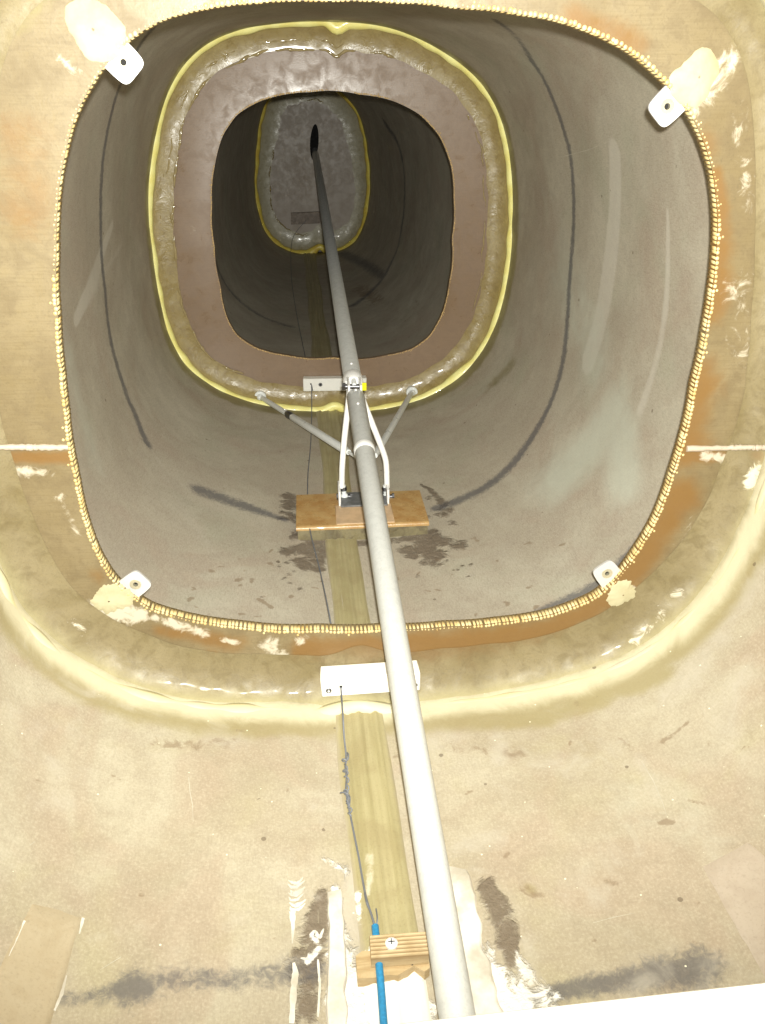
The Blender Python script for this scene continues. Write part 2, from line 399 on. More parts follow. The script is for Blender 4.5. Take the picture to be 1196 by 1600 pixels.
# angles, denser along the floor (-90 deg)
def shell_angles(N):
    t = np.linspace(0, 1, 4001); a = -1.5*math.pi+2*math.pi*t
    dens = 1+2.2*np.exp(-((a+math.pi/2)/.95)**2)
    cdf = np.concatenate([[0], np.cumsum((dens[1:]+dens[:-1])/2)]); cdf /= cdf[-1]
    a = np.interp(np.linspace(0, 1, N, endpoint=False), cdf, a)
    return (a+math.pi) % (2*math.pi)-math.pi
def shell_grid(ang, ys):
    SA, SB, SC = (resample(o, Y, c, ang, 8) for o, Y, c in ((OUT_A, YA, cA), (OUT_B, YB, cB), (OUT_C, YC, cC)))
    P = np.zeros((len(ys), len(ang), 3))
    for j, y in enumerate(ys):
        if y < YA: p = SA+(SA-SB)*(YA-y)/(YB-YA)*.6
        elif y < YB: p = SA+(SB-SA)*(y-YA)/(YB-YA)
        else: p = SB+(SC-SB)*(y-YB)/(YC-YB)
        P[j] = p; P[j, :, 1] = y
    return P
coarse = shell_grid(shell_angles(260), np.concatenate([np.arange(-.4, 2, .02), np.arange(2, 4.3, .06)]))
R_, N_ = coarse.shape[:2]
BV = BVHTree.FromPolygons([tuple(p) for p in coarse.reshape(-1, 3)],
     [(j*N_+k, j*N_+(k+1) % N_, (j+1)*N_+(k+1) % N_, (j+1)*N_+k) for j in range(R_-1) for k in range(N_)])
def on_shell(u, v, ymin=-1):
    d = Vector(ray(u, v)).normalized(); o = Vector(CAM)
    hit = BV.ray_cast(o, d)
    return np.array(hit[0]), np.array(hit[1])
def floor_z(x, y):
    h = BV.ray_cast(Vector((x, y, .4)), Vector((0, 0, -1))); return h[0].z if h[0] else 0.0

# ------------------------------------------------------------------ shell
ys = np.concatenate([np.arange(-.35, .15, .02), np.arange(.15, .95, .0026), np.arange(.95, 1.75, .0042), np.arange(1.75, 4.3, .018)])
ang = shell_angles(620)
SP = shell_grid(ang, ys)
V = SP.reshape(-1, 3)
# slight unevenness of a hand-laid laminate
wob = .0012*np.sin(V[:, 0]*23+V[:, 1]*11)*np.sin(V[:, 1]*19+V[:, 2]*17)
cz = np.array([0, 0, .3]); nrm = cz-V; nrm[:, 1] = 0; nrm /= np.linalg.norm(nrm, axis=1)[:, None]
V = V+nrm*wob[:, None]
me = grid_mesh('fuselage_wall', V.reshape(SP.shape), True, False)
shell = link('fuselage_wall', me, MAT['shell'])
tag(shell, 'long tan and grey fibreglass tail tube wall that encloses every other thing', 'fuselage wall', None, 'structure')
def px_line(pts, rpx):
    P = []; R = []
    for q in pts:
        hit = on_shell(q[0], q[1])[0]; P.append(hit); r = q[2] if len(q) > 2 else rpx
        R.append(r*depth(hit)/F)
    return P, R
def paint(spec, V=V, hit=None, mul=1.0):
    m = np.zeros(len(V))
    for pts, r, s in spec:
        if hit is None: P, R = px_line(pts, r); R = [q*mul for q in R]
        else:
            P = [hit(q[0], q[1]) for q in pts]; R = [(q[2] if len(q) > 2 else r)*depth(p)/F for q, p in zip(pts, P)]; R = [q*mul for q in R]
        m = np.maximum(m, s*seg_mask(V, P, R))
    return m
attr(me, 'near', 1-sstep(YA-.01, YA+.02, V[:, 1]))
res = np.zeros(len(V))
for Y, w in ((YA, .04), (YB, .045), (YC, .05)):
    d = Y-V[:, 1]; res = np.maximum(res, .85*(1-sstep(w*.5, w*1.4, np.abs(d-w*.2))))
attr(me, 'resin', np.maximum(res, paint([([(300,1135),(420,1140),(520,1135)],22,.7),([(700,1130),(850,1120),(960,1080),(1040,1050)],22,.8),([(800,570),(770,600)],16,.6),([(830,1390)],12,.5)])))
d_ = YA-V[:, 1]; attr(me, 'rim', 1.0*(1-sstep(.0, .034, np.abs(d_-.006))))
attr(me, 'marker', paint([
    ([(262,20),(235,50),(205,100),(185,140),(168,200),(160,250),(158,350),(165,450),(175,540),(195,610),(212,650),(230,692,8)],7.2,.95),
    ([(312,765,12),(345,778,13),(385,792,10),(445,812,5)],8,.9),
    ([(680,795,7),(710,785,9),(760,760,8),(795,730,8),(830,685,7),(855,640,6),(870,600)],6,.95),
    ([(870,600),(882,550),(890,450),(896,330),(890,240),(868,165),(830,95),(775,32)],6.6,.95),
    ([(1015,830,12),(985,870,12),(935,915,10),(870,945,9),(800,972,5)],10,.95),
    ([(336,395),(345,430),(365,460),(400,488),(455,510)],5.5,.85),
    ([(600,190),(618,215),(629,250),(633,300),(628,355),(612,410),(585,450),(550,478)],5,.9),
    ([(535,395),(570,412),(600,432)],7,.8),
    ([(100,1562,10),(170,1552,12)],10,.62),([(190,1545,16),(210,1545,22),(228,1545,14)],16,1.0),
    ([(230,1535,16),(300,1530,16),(380,1530,14),(440,1520,20),(490,1510,20)],14,.66),
    ([(830,1560,10),(900,1545,12),(960,1535,14),(1040,1520,22),(1100,1510,24)],14,.9),
    ], mul=1.35))
blot = [((rng.uniform(600,980)),(rng.uniform(840,960)),rng.uniform(2,6)) for _ in range(26)]+[((rng.uniform(300,520)),(rng.uniform(840,965)),rng.uniform(2,6)) for _ in range(20)]
def splat(x, y, sx, sy, n, r0, r1, s0):
    return [([(x+rng.normal()*sx, y+rng.normal()*sy)], 1.35*rng.uniform(r0, r1), s0*rng.uniform(.7, 1.0)) for _ in range(n)]
attr(me, 'wet', paint(splat(490, 858, 17, 15, 44, 5, 12, 1.0)+splat(668, 855, 18, 13, 44, 4, 11, 1.0)+splat(455, 800, 5, 18, 16, 5, 9, .9)+splat(690, 800, 14, 16, 10, 3, 7, .7)+splat(690, 885, 24, 14, 14, 2, 4, .7)+splat(450, 890, 16, 14, 12, 2, 4, .7)+[
    ([(690,785,6),(672,766,4),(658,758,3)],5,.8),([(462,838),(560,850),(680,838)],9,.8),
    ([(760,1385,14),(780,1420,17),(792,1470,18),(800,1505,12)],14,.85),([(505,1400,12),(497,1450,22),(480,1510,24),(478,1580,18)],14,.8),
    ]))
attr(me, 'brown', paint([([(x, y), (x+rng.uniform(-14, 14), y+rng.uniform(-8, 8))], rng.uniform(1.5, 5), rng.uniform(.35, .8)) for x, y in zip(rng.uniform(20, 1180, 46), rng.uniform(1130, 1500, 46))]+[
    ([(1035,1158,5),(1075,1128,3)],4,1),([(1040,1283)],9,.9),([(1033,1286),(1052,1284)],5,1),([(945,1375,5),(962,1380,6)],5,.8),([(900,1100),(990,1170)],5,.4),
    ([(820,1390,12),(850,1400,10)],11,.6),([(250,1160,14),(320,1165,16),(370,1155,8)],14,.55),([(700,1170),(820,1180)],14,.45),([(790,1175)],8,.7),
    ([(1095,1150),(1120,1170)],4,.5),([(1150,1230),(1165,1238)],4,.6),([(1080,1250),(1100,1255)],5,.7),([(700,1410,5),(715,1425,5)],5,.5),
    ([(560,450),(590,470)],14,.7),([(600,300),(660,420),(640,500)],20,.3),([(400,590),(330,610)],10,.5),
    ([(405,935,4),(425,948,4)],4,1),([(455,932,5)],5,1),([(770,690,5)],5,.6)]+[([(x,y,r),(x+rng.uniform(-12,12),y+rng.uniform(-3,5),r*.6)],r,.75) for x,y,r in blot]))
attr(me, 'overlap', paint([([(120, 500, 16), (150, 430, 26), (175, 350, 10)], 16, .7), ([(1045, 330, 10), (1040, 480, 16), (1000, 640, 20)], 20, .6), ([(250, 720, 24), (330, 860, 34)], 30, .45), ([(640, 480, 14), (650, 350, 16)], 14, .5),([(960,240,26),(955,400,30),(920,560,30)],28,.8),([(140,470,20),(190,380,12)],20,.5),([(470,700,30),(440,760,20)],30,.3)]))
attr(me, 'tint', paint([([(880,740,60),(960,640,50),(980,760,40)],60,.9),([(880,420,60),(930,560,60)],60,.6),([(110,560,30),(150,720,30)],30,.5),([(1130,1300,40),(1000,1260,60)],50,.3)]))
attr(me, 'white', paint([
    ([(525,1390,7),(528,1440,11),(530,1480,16),(545,1530,30),(560,1600,40)],12,1),([(620,1545,30),(640,1600,44)],36,1),([(560,1540,20)],20,.9),
    ([(740,1490,26),(760,1540,36),(800,1570,46)],30,1),([(850,1560,26),(870,1585,20)],22,.8),([(810,1500,10),(830,1530,16)],14,.7),
    ([(490,1460,5),(500,1480,7),(480,1500,6)],6,.75),([(505,1340),(540,1360,9),(550,1385,6)],6,.5),
    ]))
attr(me, 'chalk_pale', paint([([(x, y), (x+rng.uniform(-60, 60), y+rng.uniform(-40, 40))], rng.uniform(8, 34), rng.uniform(.3, .6)) for x, y in zip(rng.uniform(0, 1190, 26), rng.uniform(1130, 1560, 26))]+[([(555,1370,20),(548,1450,20),(540,1500,24)],20,.85),([(900,1370,50),(960,1330,40)],50,.4),([(960,1165,40),(850,1200,40)],40,.4),([(770,1240,30)],30,.35),([(1000,1180),(1020,1235,14),(1035,1270,5)],10,.6),([(940,1385),(930,1410,20)],14,.6),
    ([(20,1125,30),(100,1140,30)],30,.35),([(820,1470,12),(830,1540,26)],16,.7),([(60,1240,16),(50,1265,16)],14,.4),([(460,620,30)],20,.2),
    ([(1135,1130,50),(1170,1050,30)],40,.55),([(1050,1080,26),(1130,990,20),(1185,890,14)],20,.7),([(30,1000,10),(120,1075,10),(260,1120,8)],8,.6)]))

# keel tape
def strip(name, edge, ys, nx, lift, ribs, mat, parent):
    P = np.zeros((len(ys), nx, 3))
    for j, y in enumerate(ys):
        x0, x1 = edge(y)
        for i in range(nx):
            t = i/(nx-1); x = x0+(x1-x0)*t
            e = min(1, min(t, 1-t)*5.5)
            P[j, i] = (x, y, floor_z(x, y)+lift*e+ribs(t, y)-.0012*(1-e))
    m = grid_mesh(name, P, False); return link(name, m, mat, parent), P.reshape(-1, 3)
kc = [(on_z(u, v, 0)) for u, v in ((660,1900),(611,1450),(561,1110),(551,970),(521,700),(497,500),(484,395))]
kx = [p[0] for p in kc]; ky = [p[1] for p in kc]
keel, KV = strip('keel_tape', lambda y: (np.interp(y, ky, kx)-.027-.002*math.sin(y*13), np.interp(y, ky, kx)+.027+.002*math.sin(y*9+1)),
      np.concatenate([np.arange(.05, 1.7, .006), np.arange(1.7, YC, .03)]), 29, .0027,
      lambda t, y: .0011*math.sin(t*17)+.0006*math.sin(t*41+1.7*math.sin(y*4)), MAT['keel'], shell)
attr(keel.data, 'chalk_pale', paint([([(655,1170,8),(668,1300,10)],9,.8),([(625,1150,8),(632,1230,10),(640,1330,8)],9,.75),([(580,1340,12),(575,1400,9)],10,.6),([(565,1250,4)],6,.6)], KV))
tt_ = np.tile(np.linspace(0, 1, 29), len(KV)//29); attr(keel.data, 'edge', np.clip(1-np.minimum(tt_, 1-tt_)/.16, 0, 1))
attr(keel.data, 'white', paint([([(560,1390,8),(560,1440,10)],8,.5),([(600,1540,60),(640,1590,60)],50,1)], KV))

# cloth patches and paint smears on the near floor (parts of the wall)
def shell_poly(name, px, lift, mat, parent, n=26, wob=0.0, shrinkedge=True):
    """quad patch px: four corners, bilinear grid laid on the shell"""
    a, b, c, d = [np.array(q, float) for q in px]
    P = np.zeros((n, n, 3))
    for j in range(n):
        for i in range(n):
            s, t = i/(n-1), j/(n-1)
            q = (a*(1-s)+b*s)*(1-t)+(d*(1-s)+c*s)*t
            q = q+wob*np.array([mnoise.noise(Vector((q[0]*.03, q[1]*.03, 1))), mnoise.noise(Vector((q[0]*.03, q[1]*.03, 7)))])
            h, nn = on_shell(*q)
            if np.dot(nn, CAM-h) < 0: nn = -nn
            e = min(1, min(s, 1-s, t, 1-t)*12)
            P[j, i] = h+nn*(lift*e-.0008*(1-e))
    return link(name, grid_mesh(name, P, False), mat, parent)
p1 = shell_poly('cloth_patch', [(52,1405),(133,1428),(70,1640),(-60,1640)], .0016, MAT['patch'], shell, 30, 3); tag(p1, 'tan cloth patch with white smeared edges')
p2 = shell_poly('cloth_patch', [(1095,1350),(1165,1310),(1330,1440),(1215,1560)], .0012, MAT['patch2'], shell, 30, 3); tag(p2, 'pale pinkish cloth patch')
def ribbon(mb, pts, wpx, lift=.0008, n=6):
    P = [];
    pts = [np.array(p, float) for p in pts]; q = []
    for a, b in zip(pts[:-1], pts[1:]):
        for t in np.linspace(0, 1, n, endpoint=False): q.append(a+(b-a)*t)
    q.append(pts[-1]); m = len(q); vs = []; fs = []
    for i, c in enumerate(q):
        t = q[min(i+1, m-1)][:2]-q[max(i-1, 0)][:2]; t = t/np.linalg.norm(t); nn = np.array([-t[1], t[0]])
        w = (c[2] if len(c) > 2 else wpx)*(.75+.5*random.random())*.5
        for s in (-1, 1):
            h, no = on_shell(*(c[:2]+nn*w*s))
            if np.dot(no, CAM-h) < 0: no = -no
            vs.append(h+no*lift)
    for i in range(m-1): fs.append((2*i, 2*i+1, 2*i+3, 2*i+2))
    mb.add(vs, fs)
sm = MB()
for k in range(7):
    y = 1378+k*6.6+random.uniform(-2, 2); j = [random.uniform(-2.5, 2.5) for _ in range(6)]; w = random.uniform(.6, 1.3)
    ribbon(sm, [(452+j[0], y-1, 1*w), (457+j[1], y+4+j[2]*.5, 4.5*w), (464+j[3], y+4, 5*w), (471+j[4], y-1, 3.5*w), (476+j[5], y-6, 1*w)], 3)
ribbon(sm, [(457,1425,9),(458,1450,6),(457,1475,2)], 6)
ribbon(sm, [(484,1462,3),(492,1458,8),(500,1466,6),(506,1452,2)], 5); ribbon(sm, [(470,1498,2),(485,1500,6),(497,1490,3)], 5); ribbon(sm, [(459,1505,4),(462,1520,9),(459,1545,9),(456,1600,10)], 8)
ribbon(sm, [(35,1470,2),(20,1495,9),(2,1530,4)], 6); ribbon(sm, [(130,1435,5),(124,1460,2)], 4); ribbon(sm, [(104,1525,2),(96,1555,6),(85,1580,3)], 5); ribbon(sm, [(40,1440,6),(26,1475,7),(14,1495,2)], 5); 
ribbon(sm, [(-5,1560,6),(6,1525,3)], 6)
ribbon(sm, [(497,1500,3),(500,1540,4),(497,1590,3)], 4)
sm.build('paint_smear', MAT['white'], shell)
sc2 = MB()
ribbon(sc2, [(295,1215,1.0),(297,1238,1.5),(301,1258,.9),(302,1285,.5)], 1); ribbon(sc2, [(157,1516,.5),(188,1497,1.1),(222,1474,.5)], 1); ribbon(sc2, [(46,1322,.6),(54,1316,1.1)], 1)
ribbon(sc2, [(927,1443,.4),(960,1434,.9),(990,1428,.4)], 1); ribbon(sc2, [(868,248,.6),(920,234,1.1),(960,218,.6)], 1); ribbon(sc2, [(1003,1190,.6),(1022,1222,1.2),(1036,1255,.8),(1042,1275,.5)], 1)
sc2.build('scratch', mat_simple('pale_scratch', (.52, .49, .40), .6), shell)
fs_ = shell_poly('filler_strip', [(701,1352),(730,1350),(806,1660),(690,1660)], .0035, MAT['white'], shell, 40, 9)
fs3 = shell_poly('filler_strip', [(514,1388),(535,1384),(545,1640),(512,1640)], .003, MAT['white'], shell, 24, 7)

# ------------------------------------------------------------------ bulkhead frames
NA = 520
angs = np.linspace(-math.pi, math.pi, NA, endpoint=False)
def frame(label, out_px, hole_px, Yy, Yp, cove, th, mp, mt, mb_, core, bead_r, fillet_r, notches, pmask, tmask, hsm=3, dish=None, glints=()):
    cH = cen(hole_px, Yp)
    lobe = .15 if Yy < 1 else .45
    wid = .5+.5*np.clip(-np.sin(angs)*1.5-.1, 0, 1) if Yy < 1 else 1.0
    root = empty('bulkhead', (cH[0], Yp, 0)); tag(root, label, 'bulkhead', 'bulkheads across the tail tube')
    def part(o): o.matrix_parent_inverse = Matrix.Translation(-Vector((cH[0], Yp, 0))); return o
    O = resample(out_px, Yy, cH, angs, 8); Hh = resample(hole_px, Yp, cH, angs, hsm)
    D = Hh-O; D[:, 1] = 0; L = np.linalg.norm(D, axis=1); D /= L[:, None]
    # seam notches push the fillet inwards
    inset = np.zeros(NA)
    for (u, v, amp, wd) in notches:
        q = on_y(u, v, Yy); dd = np.linalg.norm(O-q, axis=1); inset += amp*np.exp(-(dd/wd)**2)
    O2 = O+D*inset[:, None]
    # panel: front, rim, back, one closed ring
    rows = []
    ts = np.linspace(-.01, 1, 46)
    for t in ts: p = O+D*(L*t)[:, None] if t >= 0 else O-D*.012; p = p.copy(); p[:, 1] = Yp-(dish(angs)*((1-t)**1.6 if t > .32 else .54*max(t, 0)/.32) if dish else 0); rows.append(p)
    for dy in (.25, .5, .75, 1): p = Hh.copy(); p[:, 1] = Yp+th*dy; rows.append(p)
    p = O-D*.012; p = p.copy(); p[:, 1] = Yp+th; rows.append(p); rows.append(rows[0])
    P = np.array(rows); m = grid_mesh('panel', P, True)
    pan = part(link('panel', m, mp, root)); m.set_sharp_from_angle(angle=math.radians(40)); PV = P.reshape(-1, 3)
    for k, s in pmask.items(): attr(m, k, paint(s, PV, lambda u, v: on_y(u, v, Yp)))
    # cove: laminate tape sweeping from the shell on to the panel
    rows = []
    for ph in np.linspace(0, math.pi/2, 22):
        ww = cove*wid*(1+lobe*(.07*np.sin(angs*7)+.05*np.sin(angs*19+1)+.05*np.sin(angs*41+2)+np.array([.10*mnoise.noise(Vector((math.cos(q)*9, math.sin(q)*9, cove*90))) for q in angs])))
        p = O2+D*(ww*(1-math.cos(ph)))[:, None]-D*.002*math.cos(ph); p[:, 1] = Yy+(Yp-Yy-.0005)*math.sin(ph)-(dish(angs)*math.sin(ph)*.64 if dish else 0); rows.append(p)
    P = np.array(rows)
    for j in range(P.shape[0]):
        f = math.sin(j/21*math.pi)
        for k in range(NA):
            q = P[j, k]; nz = mnoise.noise(Vector(q*38))+.6*mnoise.noise(Vector(q*95))
            P[j, k] = q+(D[k]*.6+np.array([0, -.6, 0]))*((.0013 if Yy < 1 else .0009)*nz*f)
    m = grid_mesh('laminate_tape', P, True); part(link('laminate_tape', m, mt, root))
    TV = P.reshape(-1, 3)
    attr(m, 'edge', np.repeat(np.linspace(1, 0, P.shape[0])**2.2, NA)*.9)
    attr(m, 'brown', paint(pmask['brown'], TV, lambda u, v: on_y(u, v, (Yy+Yp)/2), 1.25))
    attr(m, 'chalk_pale', paint(tmask, TV, lambda u, v: on_y(u, v, (Yy+Yp)/2)))
    # glossy ridges added along the tape edge so that highlight lines show there
    for (a0, a1, off, r0, seed) in glints:
        a = a0
        while a < a1:
            b = min(a1, a+random.uniform(.10, .30)); pts = []; rs = []
            for q in np.linspace(a, b, 14):
                k = int(((q+math.pi) % (2*math.pi))/(2*math.pi)*NA) % NA; q_ = O2[k]
                p = q_+D[k]*(cove*(off+.16*mnoise.noise(Vector((q*5, seed, 1)))+.07*mnoise.noise(Vector((q*19, seed, 2))))); p[1] = Yp-.0016-(dish(angs[k])*.60 if dish else 0)
                pts.append(p); u_ = (q-a)/(b-a); rs.append(max(.0002, r0*(.45+.9*random.random())*math.sin(math.pi*min(.98, max(.02, u_)))**.5))
            mb = MB(); mb.tube(pts, rs, 8); part(mb.build('glint_ridge', MAT['glint'], root, True, False))
            a = b+random.uniform(.0, .10)
    # resin fillet bead at the root
    mb = MB(); pts = []; rs = []
    for k in range(NA):
        p = O2[k]-D[k]*fillet_r*(.93 if Yy < 1 else .35); p = p.copy(); p[1] = Yy-.002
        nz = mnoise.noise(Vector(p*30)); p += D[k]*.0012*nz; pts.append(p); rs.append(fillet_r*(1+.28*mnoise.noise(Vector(p*22+np.array([9, 9, 9])))+.15*nz))
    mb.tube(pts, rs, 8, False, True); part(mb.build('resin_fillet', mb_, root, True, False))
    # cut honeycomb cells along the rim
    if core:
        mb = MB(); Hx = Hh.copy(); per = np.linalg.norm(np.roll(Hx, -1, 0)-Hx, axis=1); s = np.concatenate([[0], np.cumsum(per)])
        n = int(s[-1]/(bead_r*2.3))
        for i in range(n):
            t = (i+random.uniform(-.18, .18))/n*s[-1] % s[-1]; k = np.searchsorted(s, t, side='right')-1; w = (t-s[k])/per[k % NA]
            a = Hx[k % NA]*(1-w)+Hx[(k+1) % NA]*w; dd = D[k % NA]
            g = mnoise.noise(Vector(a*9)); r = bead_r*(.90+.25*random.random()+.2*g)
            if mnoise.noise(Vector(a*14+np.array([5, 0, 0]))) > (.12 if a[2] > .45 else .38): r *= random.uniform(.3, .6)
            c = a-dd*(bead_r*.7+random.uniform(-.0002, .0010)); c[1] = Yp-r*.05
            mb.ball(c, r, 8, 5, (1, .55, 1))
            if random.random() < .04: c2 = c-dd*r*1.9; mb.ball(c2, r*.7, 8, 5, (1, .5, 1))
            # the cell wall running down the rim, barely proud of it
            if bead_r > .0015: mb.cyl(a-dd*bead_r*1.3+np.array([0, .0010, 0]), a-dd*bead_r*1.3+np.array([0, th*.95, 0]), bead_r*random.uniform(1.45, 1.6), 12)
        part(mb.build('core_edge', core, root, True, False))
    return root, part, O, Hh, D, cH

bulkA = frame('nearest and widest bulkhead ring, tan with yellow beaded edge and four metal tabs', OUT_A, HOLE_A, YA, PA, .050, .013, MAT['panelA'], MAT['tapeA'], MAT['beadA'], MAT['core'], .0018, .0095,
    [(560,1106,.012,.03)],
    dict(brown=[([(1105,470,34),(1120,400,24),(1125,330,16),(1118,270,10)],26,1),([(1080,600,40),(1065,690,40)],40,1),([(1060,780,30),(1010,860,26),(960,930,22),(860,985,24),(740,1010,30),(600,1015,28),(480,1015,24)],26,1),([(250,985,10),(370,1005,16)],12,.8),([(1090,230,26)],20,.8),([(900,30,20),(1000,70,20)],20,.7),([(105,714,9),(60,714,9),(0,714,8)],9,1),([(1068,714,9),(1130,713,8),(1200,713,7)],9,1),([(330,1025,14)],14,.6),([(30,200,40),(40,330,40)],40,.5),([(150,900,14)],14,.5)],
         resin=[([(20,20,30),(60,-20,30)],30,.8),([(1170,40,30),(1190,120,20)],30,.8),([(1150,700,30),(1130,800,30)],30,.5)],
         chalk_pale=[([(130,960,16),(190,955,22),(215,960,16)],20,.95),([(240,965,8),(320,990,9)],8,.8),([(280,1018,7)],7,.9),([(350,1000,6),(370,1003,5)],6,.8),([(420,1010,16),(440,1035,14)],14,.85),([(470,1000,8)],8,.7),([(720,1030,12),(740,1022,9)],11,.8),([(800,1030,9)],9,.8),([(850,1020,8)],8,.7),([(975,940,14),(1000,925,12)],14,.85),([(990,960,10),(970,985,8)],9,.7),([(1060,880,10),(1080,860,8)],8,.45),
                ([(1090,150,30),(1125,120,26),(1140,100,20)],26,.8),([(1150,180,18),(1165,260,12),(1170,330,10)],14,.42),([(1100,712,8),(1160,718,10),(1200,716,10)],9,.9),([(20,735,10),(80,740,8)],9,.6),([(95,780,7),(120,830,7)],7,.6),([(1170,670,8),(1190,680,8)],8,.5),([(90,90,5),(130,115,4)],5,.7),([(150,75,16)],16,.5),([(1150,440,22),(1160,560,20)],20,.35),([(1080,820,14),(1050,900,12)],14,.3)]),
    [([(60,930,14),(160,1020,14)],12,.5),([(640,1062,10),(700,1040,10)],10,.6),([(400,1060,9),(480,1052,9)],8,.5),([(990,1000,12),(1060,930,12)],10,.5),([(1170,760,10),(1188,730,10)],8,.8)])
bulkB = frame('middle bulkhead ring with mauve face and glossy wrinkled edge, behind the wooden block', OUT_B, HOLE_B, YB, PB, .040, .011, MAT['panelB'], MAT['tapeB'], MAT['bead'], MAT['coreB'], .0014, .0108,
    [(527,37,.011,.013),(524,641,.015,.020)], dict(brown=[([(690,420,20),(690,480,20)],20,.3)], resin=[], chalk_pale=[([(300,360,10)],8,.3)]),  # pale spot at the left of the face
    [([(330,110,10),(400,95,8),(480,90,8),(560,95,8)],7,.5),([(268,250,5),(262,330,5)],5,.4),([(270,470,5)],6,.5)], 3, lambda a: .003+.026*np.clip(-np.cos(a), 0, 1)**2+.008*np.clip(np.sin(a), 0, 1)**2, [(1.2, 4.1, 1.0, .0030, 3), (1.5, 2.9, .62, .0022, 8), (2.6, 3.9, .45, .0020, 12), (-.5, .7, 1.15, .0016, 5)])  # pale streaks along the top and left of the tape
bulkC = frame('farthest dark bulkhead with a narrow upright slot, closing the tail tube', OUT_C, SLOT_C, YC, PC, .075, .012, MAT['panelC'], MAT['tapeC'], MAT['beadC'], None, .002, .0165,
    [(500,395,.03,.03)], dict(brown=[([(470,300,16),(470,240,10)],12,.3)], resin=[], chalk_pale=[([(479,252,2)],2,1)]),
    [([(425,345,5),(440,368,5),(470,375,6),(500,376,4)],5,.9),([(428,310,4),(432,330,4)],4,.8),([(440,160,6),(520,158,6)],5,.7)], 1, None, [(3.3, 4.6, .95, .0035, 21), (1.3, 1.9, .9, .003, 25)])  # pale streaks low left and along the top of the tape
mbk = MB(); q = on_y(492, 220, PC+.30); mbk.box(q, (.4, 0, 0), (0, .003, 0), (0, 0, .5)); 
bkp = mbk.build('dark_backing', MAT['dark'], shell)  # near-black sheet painted as the dark depth behind the slot

# joint strips where the two halves of the near bulkhead meet
rootA, partA = bulkA[0], bulkA[1]
for pts in ([(-75,699,.026),(-35,699,.015),(0,699,.008),(40,699,.003),(60,699,0),(107,699,0)], [(1073,701,0),(1135,700,0),(1160,699,.004),(1180,699,.010),(1196,699,.018),(1215,699,.030)]):
    m = MB(); q = []
    for (u0, v0, y0), (u1, v1, y1) in zip(pts[:-1], pts[1:]):
        for t in np.linspace(0, 1, 8, endpoint=False): q.append(on_y(u0+(u1-u0)*t, v0+(v1-v0)*t+random.uniform(-.6, .6), PA-y0-(y1-y0)*t-.0004))
    q.append(on_y(pts[-1][0], pts[-1][1], PA-pts[-1][2]))
    m.tube(q, [.0030*random.uniform(.75, 1.15) for _ in q], 10); partA(m.build('joint_strip', MAT['patch2'], rootA))

# filler pads and mounting tabs
def blob(name, px, Yb, hgt, mat, parent, jag=.10):
    P = np.array([on_y(u, v, Yb) for u, v in px]); c = P.mean(0)
    a = np.arctan2(P[:, 2]-c[2], P[:, 0]-c[0]); r = np.hypot(P[:, 2]-c[2], P[:, 0]-c[0]); o = np.argsort(a); a, r = a[o], r[o]
    aa = np.linspace(-math.pi, math.pi, 72, endpoint=False)
    rr = np.interp(aa, np.concatenate([a-2*math.pi, a, a+2*math.pi]), np.concatenate([r, r, r]))
    rr = (rr+np.roll(rr, 1)+np.roll(rr, -1)+np.roll(rr, 2)+np.roll(rr, -2))/5
    rows = []
    for t in (1.0, .97, .9, .8, .65, .5, .35, .2, .05):
        row = []
        for k, q in enumerate(aa):
            j = 1+jag*mnoise.noise(Vector((math.cos(q)*2.6, math.sin(q)*2.6, c[0]*9)))+jag*.6*mnoise.noise(Vector((math.cos(q)*7, math.sin(q)*7, c[2]*9)))
            x = c[0]+rr[k]*t*j*math.cos(q); z = c[2]+rr[k]*t*j*math.sin(q)
            hh = hgt*(1-t**3)*(1+.2*mnoise.noise(Vector((x*45, 0, z*45)))+.08*mnoise.noise(Vector((x*160, 3, z*160))))
            row.append((x, Yb+.0006-hh-.0004, z))
        rows.append(row)
    return link(name, grid_mesh(name, np.array(rows), True), mat, parent)
pads = [[(98,20),(112,2),(150,0),(180,25),(196,42),(197,62),(165,99),(142,97),(122,70),(108,45)],
        [(1046,112),(1062,108),(1080,88),(1098,72),(1118,86),(1124,112),(1112,132),(1102,158),(1088,170),(1076,165)],
        [(182,912),(205,935),(186,952),(160,958),(140,945),(152,928)], [(950,925),(972,906),(990,915),(996,930),(972,945),(960,950)]]
for i, p in enumerate(pads):
    partA(blob('filler_pad', p, PA, 0.0035 if i < 2 else .0022, MAT['filler'], rootA, .07 if i < 2 else .26))
def ring_prism(mb, outer, inner, f, y0, y1):
    n = len(outer); vs = [f(*p, y0) for p in outer]+[f(*p, y0) for p in inner]+[f(*p, y1) for p in outer]+[f(*p, y1) for p in inner]
    fs = []
    for k in range(n):
        j = (k+1) % n
        fs += [(k, j, n+j, n+k), (2*n+k, 3*n+k, 3*n+j, 2*n+j), (k, 2*n+k, 2*n+j, j), (n+k, n+j, 3*n+j, 3*n+k)]
    mb.add(vs, fs)
